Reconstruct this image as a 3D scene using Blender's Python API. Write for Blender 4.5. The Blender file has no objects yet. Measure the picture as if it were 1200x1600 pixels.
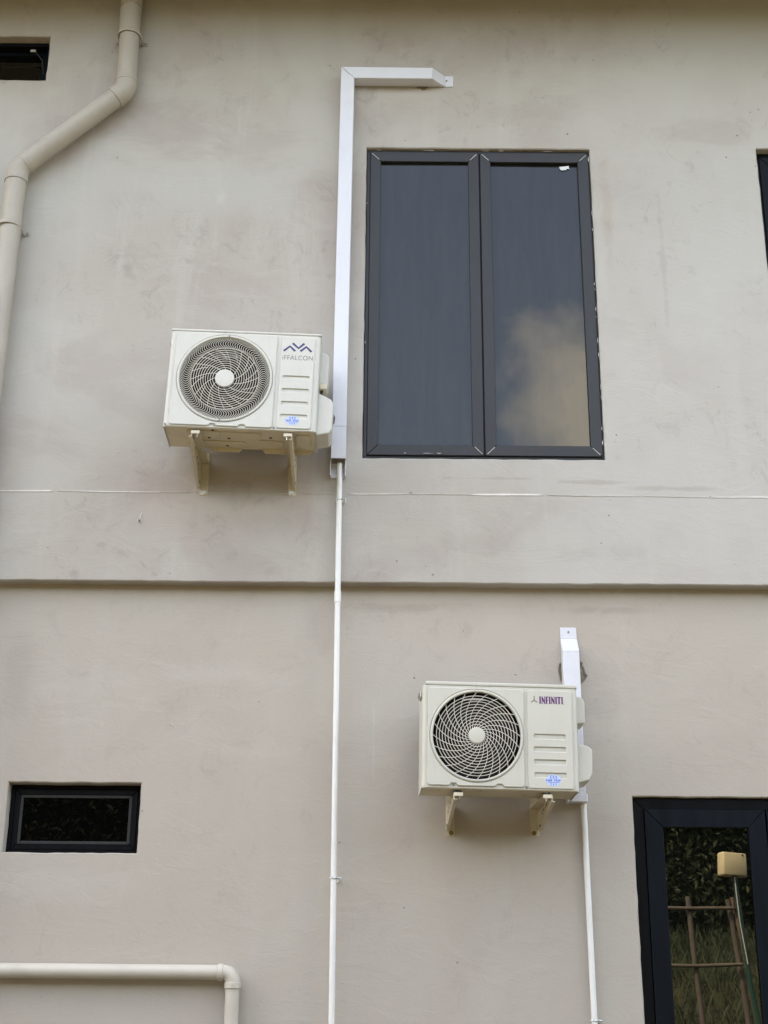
import bpy, bmesh, math, random
from mathutils import Matrix, Vector
R = math.radians
random.seed(7)
sc = bpy.context.scene
COL = sc.collection

# ------------------------------------------------------------------ camera
PITCH, ROLL = R(20.616), R(0.48)
cam = bpy.data.cameras.new('camera')
cam.sensor_fit = 'VERTICAL'
cam.sensor_height = 24.0
cam.lens = 33.0
cam.clip_start, cam.clip_end = 0.05, 2000
camo = bpy.data.objects.new('camera', cam)
COL.objects.link(camo)
camo.matrix_world = Matrix.Translation((0, -6.43, 1.5)) @ Matrix.Rotation(R(90) + PITCH, 4, 'X') @ Matrix.Rotation(ROLL, 4, 'Z')
sc.camera = camo

# ------------------------------------------------------------------ sky, sun, exposure
SUN_EL, SUN_AZ = R(56), R(-50)          # azimuth from +Y towards +X: behind the house, to the left
w = bpy.data.worlds.new('World')
sc.world = w
w.use_nodes = True
nt = w.node_tree
nt.nodes.clear()
wo = nt.nodes.new('ShaderNodeOutputWorld')
bg = nt.nodes.new('ShaderNodeBackground')
sky = nt.nodes.new('ShaderNodeTexSky')
sky.sky_type = 'NISHITA'
sky.sun_disc = False
sky.sun_elevation, sky.sun_rotation = SUN_EL, SUN_AZ
sky.air_density, sky.dust_density, sky.ozone_density = 1.0, 3.0, 1.0
bg.inputs['Strength'].default_value = 0.15
L = nt.links.new
tc = nt.nodes.new('ShaderNodeTexCoord')
nz = nt.nodes.new('ShaderNodeTexNoise')
nz.inputs['Scale'].default_value = 9.0
nz.inputs['Detail'].default_value = 5.0
nz.inputs['Roughness'].default_value = 0.62
L(tc.outputs['Generated'], nz.inputs['Vector'])
def wmath(op, a, b=None, clamp=False):
    n = nt.nodes.new('ShaderNodeMath'); n.operation = op; n.use_clamp = clamp
    for k, v in enumerate((a, b)):
        if v is None: continue
        if isinstance(v, (int, float)): n.inputs[k].default_value = v
        else: L(v, n.inputs[k])
    return n.outputs[0]
# cumulus over the whole sky, extras added overhead for top light: centre direction, radius
CUMULUS = [((.163, -.885, .405), .086, 1.), ((.31, -.86, .36), .08, 1.), ((-.40, -.83, .36), .13, 1.),
           ((-.75, -.5, .42), .16, 1.), ((.75, -.55, .36), .15, 1.), ((.9, .1, .42), .17, 1.), ((-.9, .1, .40), .17, 1.), ((-.3, -.5, .80), .17, 1.),
           ((.45, -.4, .80), .17, 1.), ((.5, .7, .5), .18, 1.), ((-.45, .8, .4), .16, 1.), ((.05, .5, .86), .16, 1.), ((-.62, -.2, .72), .17, 1.),
           ((.75, .0, .66), .16, 1.), ((-.1, -.1, .98), .18, 1.), ((-.5, .4, .76), .17, 1.)]
cover = None
for c, r, wt in CUMULUS:
    d = nt.nodes.new('ShaderNodeVectorMath'); d.operation = 'DISTANCE'
    L(tc.outputs['Generated'], d.inputs[0])
    v = Vector(c).normalized()
    d.inputs[1].default_value = v
    m = wmath('SUBTRACT', 1.0, wmath('DIVIDE', d.outputs['Value'], r))
    m = wmath('MULTIPLY', m, wt)
    cover = m if cover is None else wmath('MAXIMUM', cover, m)
cover = wmath('ADD', cover, wmath('MULTIPLY', wmath('SUBTRACT', nz.outputs['Fac'], 0.5), 1.5))
cover = wmath('MULTIPLY', cover, 2.0, True)
mixc = nt.nodes.new('ShaderNodeMix'); mixc.data_type = 'RGBA'
L(cover, mixc.inputs['Factor'])
L(sky.outputs['Color'], mixc.inputs[6])
mixc.inputs[7].default_value = (5.2, 5.4, 5.4, 1)
L(mixc.outputs[2], bg.inputs['Color'])
L(bg.outputs['Background'], wo.inputs['Surface'])

sl = bpy.data.lights.new('sun', 'SUN')
sl.energy, sl.angle, sl.color = 2.3, R(0.53), (1.0, 0.95, 0.87)
so = bpy.data.objects.new('sun', sl)
COL.objects.link(so)
to_sun = Vector((math.sin(SUN_AZ) * math.cos(SUN_EL), math.cos(SUN_AZ) * math.cos(SUN_EL), math.sin(SUN_EL)))
so.rotation_euler = to_sun.to_track_quat('Z', 'Y').to_euler()
so.location = to_sun * 60
vs = sc.view_settings
vs.view_transform, vs.look, vs.gamma, vs.exposure = 'Standard', 'None', 1.0, 2.95
vs.use_curve_mapping = False
vs.use_white_balance = True            # the camera's balance for open shade
vs.white_balance_temperature, vs.white_balance_tint = 8450, 12
sc.render.engine = 'CYCLES'
sc.cycles.max_bounces = 4
sc.cycles.use_adaptive_sampling = True
sc.cycles.adaptive_threshold = 0.02
sc.cycles.use_denoising = True

# ------------------------------------------------------------------ material helpers
class Mat:
    def __init__(self, name, rough=.5, spec=.5, metal=0., ior=None):
        m = bpy.data.materials.new(name); m.use_nodes = True
        self.m, self.t = m, m.node_tree
        self.b = self.t.nodes['Principled BSDF']
        self.b.inputs['Roughness'].default_value = rough
        self.b.inputs['Specular IOR Level'].default_value = spec
        self.b.inputs['Metallic'].default_value = metal
        if ior: self.b.inputs['IOR'].default_value = ior
        self.tc = self.t.nodes.new('ShaderNodeTexCoord')
    def link(self, a, b): self.t.links.new(a, b)
    def put(self, inp, v):
        if isinstance(v, (int, float)): inp.default_value = v
        elif isinstance(v, tuple): inp.default_value = v if len(v) == 4 or inp.type == 'VECTOR' else (*v, 1)
        else: self.link(v, inp)
    def mapped(self, scale=(1, 1, 1), loc=(0, 0, 0), rot=(0, 0, 0), coord='Object'):
        n = self.t.nodes.new('ShaderNodeMapping')
        n.inputs['Scale'].default_value, n.inputs['Location'].default_value, n.inputs['Rotation'].default_value = scale, loc, rot
        self.link(self.tc.outputs[coord], n.inputs['Vector'])
        return n.outputs[0]
    def noise(self, vec, scale, detail=4, rough=.55, dist=0.):
        n = self.t.nodes.new('ShaderNodeTexNoise')
        self.link(vec, n.inputs['Vector'])
        n.inputs['Scale'].default_value, n.inputs['Detail'].default_value = scale, detail
        n.inputs['Roughness'].default_value, n.inputs['Distortion'].default_value = rough, dist
        return n.outputs['Fac']
    def voro(self, vec, scale, feature='F1', rnd=1.):
        n = self.t.nodes.new('ShaderNodeTexVoronoi'); n.feature = feature
        self.link(vec, n.inputs['Vector']); n.inputs['Scale'].default_value = scale
        n.inputs['Randomness'].default_value = rnd
        return n.outputs['Distance']
    def ramp(self, f, lo, hi, a=0., b=1., smooth=False):
        n = self.t.nodes.new('ShaderNodeMapRange')
        if smooth: n.interpolation_type = 'SMOOTHSTEP'
        self.link(f, n.inputs[0])
        for k, v in zip((1, 2, 3, 4), (lo, hi, a, b)): n.inputs[k].default_value = v
        return n.outputs[0]
    def math(self, op, a, b, clamp=False):
        n = self.t.nodes.new('ShaderNodeMath'); n.operation = op; n.use_clamp = clamp
        self.put(n.inputs[0], a); self.put(n.inputs[1], b)
        return n.outputs[0]
    def mix(self, f, a, b, mode='MIX'):
        n = self.t.nodes.new('ShaderNodeMix'); n.data_type = 'RGBA'; n.blend_type = mode
        self.put(n.inputs['Factor'], f); self.put(n.inputs[6], a); self.put(n.inputs[7], b)
        return n.outputs[2]
    def color(self, c): self.put(self.b.inputs['Base Color'], c); return self
    def rough(self, f): self.put(self.b.inputs['Roughness'], f); return self
    def bump(self, h, dist, strength=1., prev=None):
        n = self.t.nodes.new('ShaderNodeBump')
        self.link(h, n.inputs['Height'])
        n.inputs['Distance'].default_value, n.inputs['Strength'].default_value = dist, strength
        if prev is not None: self.link(prev, n.inputs['Normal'])
        self.link(n.outputs[0], self.b.inputs['Normal'])
        return n.outputs[0]

M = {}
def plaster(name, base, grey, pink, pale, seed, k=1., paler_right=False, stains=()):
    a = Mat(name, rough=.85, spec=.2)
    p = a.mapped(loc=(seed, 0, seed * .7))
    big = a.noise(p, .75, 3, .6, .8)
    mid = a.noise(a.mapped(scale=(.85, 1, 1.15), loc=(seed, 2, 0)), 1.7, 5, .60, .5)
    skin = a.noise(a.mapped(scale=(.75, 1, 1.5), loc=(seed * 2, 0, 1)), 3.6, 6, .68, .9)
    c = a.mix(a.ramp(big, .40, .60, smooth=True), base, grey)
    # brown-grey clouds in the paint
    c = a.mix(a.math('MULTIPLY', a.ramp(mid, .47, .66, smooth=True), .60 * k), c, pink)
    # rain-washed pale streaks
    tall = a.noise(a.mapped(scale=(2.2, 1, .35), loc=(seed, 3, 0)), 2.4, 5, .62, .6)
    c = a.mix(a.math('MULTIPLY', a.ramp(tall, .52, .70, smooth=True), .38 * k), c, pale)
    if paler_right:                # paler towards the right, with a ragged edge
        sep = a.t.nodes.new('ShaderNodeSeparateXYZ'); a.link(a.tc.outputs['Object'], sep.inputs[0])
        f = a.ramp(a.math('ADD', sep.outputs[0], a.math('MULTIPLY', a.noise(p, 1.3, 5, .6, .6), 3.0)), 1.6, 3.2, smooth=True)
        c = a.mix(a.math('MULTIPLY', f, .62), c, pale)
    # trowel skins: thin uneven layers whose edges show
    edge = a.ramp(skin, .560, .578)
    c = a.mix(a.math('MULTIPLY', edge, .13 * k), c, pale)
    # rubbed dark smudges
    sm = a.noise(a.mapped(scale=(1.1, 1, .9), loc=(seed, 0, 9)), 6.5, 6, .74, 1.0)
    sm = a.math('MULTIPLY', a.ramp(sm, .55, .68), a.ramp(big, .44, .56, 1., .0, smooth=True))
    c = a.mix(a.math('MULTIPLY', sm, .30 * k), c, tuple(x * .60 for x in pink))
    # stains and patch repairs, each with a place of its own: x, z, half sizes, colour, strength
    if stains:
        sx = a.t.nodes.new('ShaderNodeSeparateXYZ'); a.link(a.tc.outputs['Object'], sx.inputs[0])
        ragged = a.math('MULTIPLY', a.math('SUBTRACT', skin, .5), 3.2)
        for cx_, cz_, rx, rz, col, st_ in stains:
            u = a.math('DIVIDE', a.math('SUBTRACT', sx.outputs[0], cx_), rx); v = a.math('DIVIDE', a.math('SUBTRACT', sx.outputs[2], cz_), rz)
            d = a.math('POWER', a.math('ADD', a.math('MULTIPLY', u, u), a.math('MULTIPLY', v, v)), .5)
            f = a.ramp(a.math('ADD', a.math('SUBTRACT', 1., d), ragged), 0., .8, smooth=True)
            c = a.mix(a.math('MULTIPLY', f, st_), c, col)
    # pits and specks, gathered in places
    pit = a.ramp(a.voro(a.mapped(scale=(1, .01, 1.0), loc=(seed, 0, 0)), 13.0), .035, .07, 1., 0.)
    pit = a.math('MULTIPLY', pit, a.ramp(a.noise(p, 2.3, 2), .57, .62))
    c = a.mix(a.math('MULTIPLY', pit, .75, True), c, (.10, .095, .085))
    a.color(c)
    n1 = a.bump(a.math('ADD', a.math('MULTIPLY', edge, .06), skin), .012, .24)
    a.bump(a.noise(p, 90, 3, .7), .0016, .50, n1)
    return a.m
BROWN, TAUPE, PALE = (.270, .215, .170), (.335, .285, .255), (.56, .53, .485)
STAIN_UP = [(-1.22, 6.13, .42, .26, TAUPE, 0.34), (-.70, 6.05, .30, .18, TAUPE, 0.28), (-1.72, 6.15, .20, .14, TAUPE, 0.25), (-.88, 5.70, .04, .06, PALE, .35), (-.90, 5.45, .025, .16, PALE, .20),
            (1.17, 5.62, .035, .38, (.40, .32, .26), 0.31), (1.70, 6.12, .35, .12, TAUPE, 0.28), (.75, 6.25, .5, .10, TAUPE, 0.22), (1.45, 5.35, .02, .55, TAUPE, 0.28),
            (1.02, 4.085, .20, .014, BROWN, 0.31), (1.42, 4.055, .22, .016, BROWN, 0.28), (.55, 4.10, .30, .012, TAUPE, 0.37), (-.40, 3.86, .5, .12, TAUPE, 0.25), (.45, 3.75, .25, .10, TAUPE, 0.28), (1.0, 3.72, .3, .06, TAUPE, 0.25)]
STAIN_LOW = [(.08, 3.455, .30, .030, BROWN, 0.28), (1.12, 3.45, .34, .028, BROWN, 0.26), (-.28, 3.40, .10, .20, TAUPE, 0.22), (.25, 2.7, .16, .42, TAUPE, 0.25), (-1.35, 3.05, .5, .16, PALE, 0.17),
             (-.75, 3.12, .45, .07, PALE, 0.19), (-.60, 2.75, .30, .05, PALE, 0.14), (-.04, 2.85, .006, .26, PALE, 0.25), (-1.72, 3.10, .10, .3, TAUPE, 0.25), (-1.4, 2.15, .5, .10, PALE, 0.14), (1.05, 3.0, .10, .22, TAUPE, 0.25)]
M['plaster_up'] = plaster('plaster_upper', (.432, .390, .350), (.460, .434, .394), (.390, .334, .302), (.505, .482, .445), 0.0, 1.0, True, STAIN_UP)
M['plaster_low'] = plaster('plaster_lower', (.455, .405, .352), (.460, .418, .366), (.425, .364, .322), (.490, .455, .408), 3.7, .60, False, STAIN_LOW)

def painted(name, c, rough=.45, spec=.4, var=.06, dirt=(.30, .26, .20), dirt_k=.12, scale=7., metal=0.):
    a = Mat(name, rough, spec, metal)
    p = a.mapped()
    f = a.noise(p, scale, 6, .6, .4)
    col = a.mix(a.ramp(f, .3, .7), tuple(x * (1 - var) for x in c), tuple(min(1, x * (1 + var)) for x in c))
    g = a.ramp(a.noise(a.mapped(scale=(3, 3, .8), loc=(4, 2, 1)), scale * 1.4, 8, .7, .8), .56, .74)
    col = a.mix(a.math('MULTIPLY', g, dirt_k), col, dirt)
    a.color(col)
    a.rough(a.ramp(f, .3, .7, rough * .85, min(1, rough * 1.2)))
    a.bump(a.noise(p, 40, 3), .0006, .25)
    return a.m
M['casing'] = painted('cream_enamel', (.590, .578, .528), .42, .4, .03, (.36, .32, .25), .20)
M['casing2'] = painted('ivory_enamel', (.560, .545, .478), .42, .4, .03, (.34, .30, .22), .22)
M['pan'] = painted('pan_steel', (.66, .585, .45), .5, .4, .07, (.20, .15, .09), .35, 9)
M['grille'] = painted('grille_plastic', (.66, .63, .56), .5, .35, .03)
M['bracket'] = painted('bracket_enamel', (.60, .53, .40), .45, .45, .07, (.20, .12, .05), .55, 16)
M['trunk'] = painted('white_trunking', (.670, .670, .712), .38, .4, .03, (.45, .44, .43), .20)
M['pvc'] = painted('white_conduit', (.80, .795, .77), .35, .45, .03, (.50, .46, .40), .15)
M['downpipe'] = painted('painted_drainpipe', (.408, .366, .312), .5, .4, .09, (.33, .29, .24), .35, 3.5)
M['wastepipe'] = painted('cream_wastepipe', (.55, .505, .438), .42, .45, .06, (.42, .37, .30), .22, 4)
M['dark'] = painted('shroud_plastic', (.008, .007, .005), .7, .2, .2, dirt_k=.05)
M['blade'] = painted('fan_blade_plastic', (.016, .014, .010), .6, .15, .2, dirt_k=.2)
M['coil'] = painted('coil_fins', (.02, .017, .012), .6, .15, .2)
M['bolt'] = painted('zinc_bolt', (.62, .60, .55), .35, .5, .1, (.25, .13, .05), .35, 30, 1.)
M['rusty'] = painted('rusty_bolt', (.24, .17, .075), .65, .4, .25, (.12, .06, .02), .5, 40, .4)
M['screw'] = painted('grey_screw', (.20, .20, .19), .4, .5, .1, metal=.6)
M['steel_blue'] = painted('zinc_clip', (.30, .40, .45), .35, .5, .1, metal=.8)
M['rubber'] = painted('black_rubber', (.018, .018, .018), .6, .3, .1)
M['navy_ink'] = painted('navy_ink', (.055, .06, .17), .5, .3, .05, dirt_k=0)
M['grey_ink'] = painted('grey_ink', (.13, .135, .16), .5, .3, .05, dirt_k=0)
M['purple_ink'] = painted('purple_ink', (.125, .020, .150), .45, .3, .25, (.03, .01, .04), .6, 60)
M['brown_ink'] = painted('brown_ink', (.10, .055, .045), .45, .3, .1, dirt_k=0)
M['blue_ink'] = painted('blue_ink', (.05, .12, .56), .5, .3, .1, dirt_k=0)
M['sticker'] = painted('sticker_film', (.50, .60, .80), .4, .4, .05, dirt_k=0)
M['putty'] = painted('white_putty', (.72, .70, .67), .8, .2, .06)
M['mortar'] = painted('rough_mortar', (.28, .24, .18), .95, .1, .35, (.10, .09, .07), .5, 40)
M['room'] = painted('dim_room', (.05, .05, .05), .9, .1, .1)
M['concrete'] = painted('eave_concrete', (.20, .18, .13), .85, .2, .1)
M['roof'] = painted('roof_screed', (.36, .34, .31), .9, .2, .1)
M['tape'] = painted('white_tape', (.72, .73, .74), .6, .3, .05)

def alu(name, c, rough, streak, spec=.45):
    a = Mat(name, rough, spec)
    f = a.noise(a.mapped(scale=(6, 6, .5)), 6, 6, .6)
    col = a.mix(a.ramp(f, .3, .7), tuple(x * .85 for x in c), tuple(x * 1.15 for x in c))
    s = a.ramp(a.noise(a.mapped(scale=(9, 9, 5), loc=(2, 5, 1)), 9, 7, .7, 1.), .66, .76)
    col = a.mix(a.math('MULTIPLY', s, streak), col, (.45, .45, .45))
    a.color(col)
    a.rough(a.ramp(f, .3, .7, rough * .8, rough * 1.3))
    a.bump(a.noise(a.mapped(), 70, 3), .0004, .3)
    return a.m
M['frame_grey'] = alu('charcoal_aluminium', (.031, .0315, .034), .42, .25, .34)
M['frame_black'] = alu('black_aluminium', (.004, .0045, .006), .35, .04, .10)
M['frame_navy'] = alu('navy_aluminium', (.004, .007, .011), .38, .03, .12)
M['bead'] = alu('grey_bead', (.036, .036, .036), .5, .1, .2)

def glass(name, tint, ior, dust, dust_c):
    a = Mat(name, .025, .5, ior=ior)
    p = a.mapped()
    st = a.noise(a.mapped(scale=(5, 5, .6)), 3, 7, .7, .9)
    ck = a.ramp(a.noise(a.mapped(scale=(7, 7, 1.6), loc=(1, 4, 3)), 6, 8, .7, 1.5), .655, .675)
    f = a.math('MULTIPLY', a.math('ADD', a.ramp(st, .40, .75), ck), dust)
    a.color(a.mix(f, tint, dust_c))
    a.rough(a.ramp(st, .35, .75, .004, .012))
    a.bump(a.noise(p, 1.6, 2, .4), .0010, .22)
    return a.m
M['glass_up'] = glass('tinted_glass', (.017, .0172, .0165), 1.46, .22, (.060, .060, .057))
M['glass_small'] = glass('black_glass', (.0015, .0016, .0015), 1.30, .01, (.05, .05, .04))
M['glass_low'] = glass('dark_glass', (.002, .0026, .002), 1.78, .01, (.10, .10, .08))

# ------------------------------------------------------------------ mesh helpers
def tag(o, label=None, cat=None, group=None, kind=None):
    if label: o['label'] = label
    if cat: o['category'] = cat
    if group: o['group'] = group
    if kind: o['kind'] = kind
    return o
def empty(name, loc=(0, 0, 0), rot=(0, 0, 0)):
    o = bpy.data.objects.new(name, None); COL.objects.link(o)
    o.empty_display_size = .05; o.location = loc; o.rotation_euler = rot
    return o
def link_mesh(name, me, mat, parent=None):
    o = bpy.data.objects.new(name, me); COL.objects.link(o)
    if mat is not None and not me.materials: me.materials.append(mat)
    o.parent = parent
    return o
class MB:
    def __init__(s): s.v, s.f = [], []
    def add(s, vs, fs):
        n = len(s.v); s.v += [tuple(p) for p in vs]; s.f += [tuple(i + n for i in f) for f in fs]; return s
    def box(s, x0, x1, y0, y1, z0, z1):
        return s.add([(x0, y0, z0), (x1, y0, z0), (x1, y1, z0), (x0, y1, z0), (x0, y0, z1), (x1, y0, z1), (x1, y1, z1), (x0, y1, z1)],
                     [(0, 3, 2, 1), (4, 5, 6, 7), (0, 1, 5, 4), (1, 2, 6, 5), (2, 3, 7, 6), (3, 0, 4, 7)])
    def prism(s, pts, axis, a, b):
        # polygon pts in the two other axes (order: x: (y,z), y: (x,z), z: (x,y)), extruded from a to b
        def mk(p, t): return {'x': (t, p[0], p[1]), 'y': (p[0], t, p[1]), 'z': (p[0], p[1], t)}[axis]
        n = len(pts)
        return s.add([mk(p, a) for p in pts] + [mk(p, b) for p in pts],
                     [tuple(range(n))[::-1], tuple(range(n, 2 * n))] + [(i, (i + 1) % n, (i + 1) % n + n, i + n) for i in range(n)])
    def tube(s, path, rad, n=16, cap=True, closed=False):
        P = [Vector(p) for p in path]; k = len(P)
        rads = rad if isinstance(rad, (list, tuple)) else [rad] * k
        t0 = (P[1] - P[0]).normalized()
        u = t0.orthogonal().normalized(); vs = []
        for i in range(k):
            if closed: t = (P[(i + 1) % k] - P[i - 1]).normalized()
            else: t = (P[min(i + 1, k - 1)] - P[max(i - 1, 0)]).normalized()
            u = (u - t * u.dot(t)).normalized(); v = t.cross(u)
            for j in range(n):
                a = 2 * math.pi * j / n
                vs.append(P[i] + (u * math.cos(a) + v * math.sin(a)) * rads[i])
        fs = []
        for i in range(k if closed else k - 1):
            for j in range(n):
                a, b = i * n + j, i * n + (j + 1) % n
                c, d = ((i + 1) % k) * n + (j + 1) % n, ((i + 1) % k) * n + j
                fs.append((a, b, c, d))
        if cap and not closed:
            fs += [tuple(range(n))[::-1], tuple((k - 1) * n + j for j in range(n))]
        return s.add(vs, fs)
    def ribbon(s, pts, wd, y0, y1, closed=False):
        # a rib of width wd along pts (x,z) between depths y0 (front) and y1 (back)
        k = len(pts); vs = []
        for i in range(k):
            if closed: a, b = pts[i - 1], pts[(i + 1) % k]
            else: a, b = pts[max(i - 1, 0)], pts[min(i + 1, k - 1)]
            dx, dz = b[0] - a[0], b[1] - a[1]; l = math.hypot(dx, dz) or 1
            nx, nz_ = -dz / l * wd / 2, dx / l * wd / 2
            x, z = pts[i]
            vs += [(x + nx, y0, z + nz_), (x - nx, y0, z - nz_), (x - nx, y1, z - nz_), (x + nx, y1, z + nz_)]
        fs = []
        for i in range(k if closed else k - 1):
            a, b = i * 4, ((i + 1) % k) * 4
            for j in range(4): fs.append((a + j, b + j, b + (j + 1) % 4, a + (j + 1) % 4))
        if not closed: fs += [(0, 1, 2, 3), ((k - 1) * 4 + 3, (k - 1) * 4 + 2, (k - 1) * 4 + 1, (k - 1) * 4)]
        return s.add(vs, fs)
    def build(s, name, mat, parent=None, bevel=0., smooth=False, seg=1, vert_only=False):
        bm = bmesh.new()
        V = [bm.verts.new(p) for p in s.v]
        for f in s.f:
            try: bm.faces.new([V[i] for i in f])
            except ValueError: pass
        bmesh.ops.recalc_face_normals(bm, faces=bm.faces)
        if bevel:
            es = [e for e in bm.edges if len(e.link_faces) == 2 and e.calc_face_angle(0) > .5]
            bmesh.ops.bevel(bm, geom=es, offset=bevel, segments=seg, profile=.5, affect='EDGES', clamp_overlap=True)
        if smooth:
            for f in bm.faces: f.smooth = True
            for e in bm.edges:
                if len(e.link_faces) == 2 and e.calc_face_angle(0) > R(38): e.smooth = False
        me = bpy.data.meshes.new(name); bm.to_mesh(me); bm.free()
        return link_mesh(name, me, mat, parent)
def curve_mesh(cu, name):
    ob = bpy.data.objects.new('tmp', cu); COL.objects.link(ob)
    dg = bpy.context.evaluated_depsgraph_get()
    me = bpy.data.meshes.new_from_object(ob.evaluated_get(dg), depsgraph=dg)
    bpy.data.objects.remove(ob); me.name = name
    return me
TO_XZ = Matrix(((1, 0, 0, 0), (0, 0, -1, 0), (0, 1, 0, 0), (0, 0, 0, 1)))
def plate(name, loops, y_front, y_back, bevel, mat, parent=None, res=1):
    """sheet with holes: loops of (x,z), real thickness between y_front and y_back, chamfered rims"""
    cu = bpy.data.curves.new(name, 'CURVE'); cu.dimensions = '2D'; cu.fill_mode = 'BOTH'
    half = (y_back - y_front) / 2
    cu.extrude = max(half - bevel, 1e-5); cu.bevel_depth = bevel; cu.bevel_resolution = 0; cu.offset = -bevel
    for lp in loops:
        sp = cu.splines.new('POLY'); sp.points.add(len(lp) - 1); sp.use_cyclic_u = True
        for q, (x, z) in zip(sp.points, lp): q.co = (x, z, 0, 1)
    me = curve_mesh(cu, name)
    me.transform(Matrix.Translation((0, (y_front + y_back) / 2, 0)) @ TO_XZ)
    me.materials.clear()
    for p in me.polygons: p.use_smooth = False
    return link_mesh(name, me, mat, parent)
def rrect(x0, x1, z0, z1, r, n=6):
    pts = []
    for cx, cz, a0 in ((x1 - r, z1 - r, 0), (x0 + r, z1 - r, 90), (x0 + r, z0 + r, 180), (x1 - r, z0 + r, 270)):
        for i in range(n + 1):
            a = R(a0 + 90 * i / n); pts.append((cx + r * math.cos(a), cz + r * math.sin(a)))
    return pts
def rect(x0, x1, z0, z1): return [(x0, z0), (x1, z0), (x1, z1), (x0, z1)]
def rough_rect(x0, x1, z0, z1, j, step=.05, seed=1):
    rd = random.Random(seed); pts = []
    cs = [(x0, z0), (x1, z0), (x1, z1), (x0, z1)]
    for k in range(4):
        a, b = cs[k], cs[(k + 1) % 4]
        n = max(2, int(math.hypot(b[0] - a[0], b[1] - a[1]) / step))
        for i in range(n):
            t = i / n
            x, z = a[0] + (b[0] - a[0]) * t, a[1] + (b[1] - a[1]) * t
            jj = rd.uniform(-j, j) if i else 0
            if k % 2 == 0: z += jj
            else: x += jj
            pts.append((x, z))
    return pts
def circle(cx, cz, r, n=64, a0=0., a1=360.):
    full = abs(a1 - a0 - 360) < 1e-6
    k = n if full else n + 1
    return [(cx + r * math.cos(R(a0 + (a1 - a0) * i / n)), cz + r * math.sin(R(a0 + (a1 - a0) * i / n))) for i in range(k)]
def blob(cx, cz, r, n, j, seed):
    rd = random.Random(seed)
    return [(cx + r * (1 + rd.uniform(-j, j)) * math.cos(2 * math.pi * i / n), cz + r * (1 + rd.uniform(-j, j)) * math.sin(2 * math.pi * i / n)) for i in range(n)]
def lettering(name, body, x, z, width, height, y, mat, parent, offset=0., space=1.):
    cu = bpy.data.curves.new(name, 'FONT'); cu.body = body; cu.size = 1.; cu.align_x = 'CENTER'; cu.align_y = 'CENTER'
    cu.extrude = .01; cu.offset = offset; cu.space_character = space; cu.resolution_u = 4
    me = curve_mesh(cu, name)
    xs = [v.co.x for v in me.vertices]; ys = [v.co.y for v in me.vertices]
    mx, my = (min(xs) + max(xs)) / 2, (min(ys) + max(ys)) / 2
    sx, sy = width / (max(xs) - min(xs)), height / (max(ys) - min(ys))
    for v in me.vertices:
        v.co = (x + (v.co.x - mx) * sx, y - v.co.z * .06, z + (v.co.y - my) * sy)
    me.materials.clear()
    return link_mesh(name, me, mat, parent)

# ------------------------------------------------------------------ ground and the bank behind the camera
LOWY = 0.07                               # the lower wall stands back from the upper one
def ground_z(x, y):
    t = min(1, max(0, (-y - 7.0) / 8.0)); t = t * t * (3 - 2 * t)
    return 2.9 * t * (1 + .06 * math.sin(x * .7 + y * .3)) + (.05 * math.sin(x * 1.9) * math.cos(y * 1.7) if t > 0 else 0)
gx = [-900, -300, -100, -50] + [-30 + i * 1.0 for i in range(61)] + [50, 100, 300, 900]
gy = [-900, -300, -100, -50] + [-30 + i * .75 for i in range(41)] + [3, 8, 14, 30, 100, 300, 900]
mb = MB()
mb.add([(x, y, ground_z(x, y)) for y in gy for x in gx],
       [(j * len(gx) + i, j * len(gx) + i + 1, (j + 1) * len(gx) + i + 1, (j + 1) * len(gx) + i) for j in range(len(gy) - 1) for i in range(len(gx) - 1)])
a = Mat('dry_soil', .95, .1)
p = a.mapped()
c = a.mix(a.ramp(a.noise(p, .8, 6, .6), .35, .65), (.062, .052, .034), (.048, .042, .026))
c = a.mix(a.ramp(a.noise(p, 1.6, 7, .65, .5), .52, .62), c, (.040, .048, .020))
c = a.mix(a.ramp(a.noise(p, 22, 4), .4, .75, 0, .5), c, (.085, .072, .05))
a.color(c); a.bump(a.noise(p, 14, 6), .02, .7)
ground = mb.build('ground', a.m, smooth=True)
tag(ground, kind='structure')

# ------------------------------------------------------------------ the house
house = empty('house', (0, 0, 0))
tag(house, 'two storey house with taupe plastered wall, upper floor slightly overhanging', 'house')
BAND_Z, EAVE_Z = 3.557, 7.045
HX0, HX1, HY1 = -8.0, 8.0, 8.0
WIN = (-.110, 1.094, 4.204, 6.022)
RWIN = (1.995, 3.2, 4.204, 6.036)
TWIN = (-2.52, -1.885, 6.446, 6.739)
SWIN = (-1.715, -1.105, 2.288, 2.603)
DOOR = (1.150, 2.16, .62, 2.56)
rd = random.Random(3)
edge = []
n = 330
for i in range(n + 1):
    x = HX0 + (HX1 - HX0) * i / n
    edge.append((x, BAND_Z + .0016 * math.sin(x * 1.3) + .001 * math.sin(x * 4.1 + 1) + (rd.uniform(-.0015, .0015) if 0 < i < n else 0)))
outer = edge + [(HX1, EAVE_Z), (HX0, EAVE_Z)]
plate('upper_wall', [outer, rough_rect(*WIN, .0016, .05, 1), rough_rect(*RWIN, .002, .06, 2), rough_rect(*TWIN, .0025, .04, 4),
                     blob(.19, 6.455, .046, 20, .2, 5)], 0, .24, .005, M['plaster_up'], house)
plate('lower_wall', [rect(HX0, HX1, 0, BAND_Z + .2), rough_rect(*SWIN, .002, .04, 6), rough_rect(*DOOR, .002, .05, 7),
                     blob(.895, 3.142, .066, 22, .16, 8)], LOWY, LOWY + .169, .005, M['plaster_low'], house)
mb = MB()
mb.box(HX0, HX0 + .2, .242, HY1, 0, EAVE_Z - .002); mb.build('side_wall', M['plaster_low'], house)
mb = MB(); mb.box(HX1 - .2, HX1, .242, HY1, 0, EAVE_Z - .002); mb.build('side_wall', M['plaster_low'], house)
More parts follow.
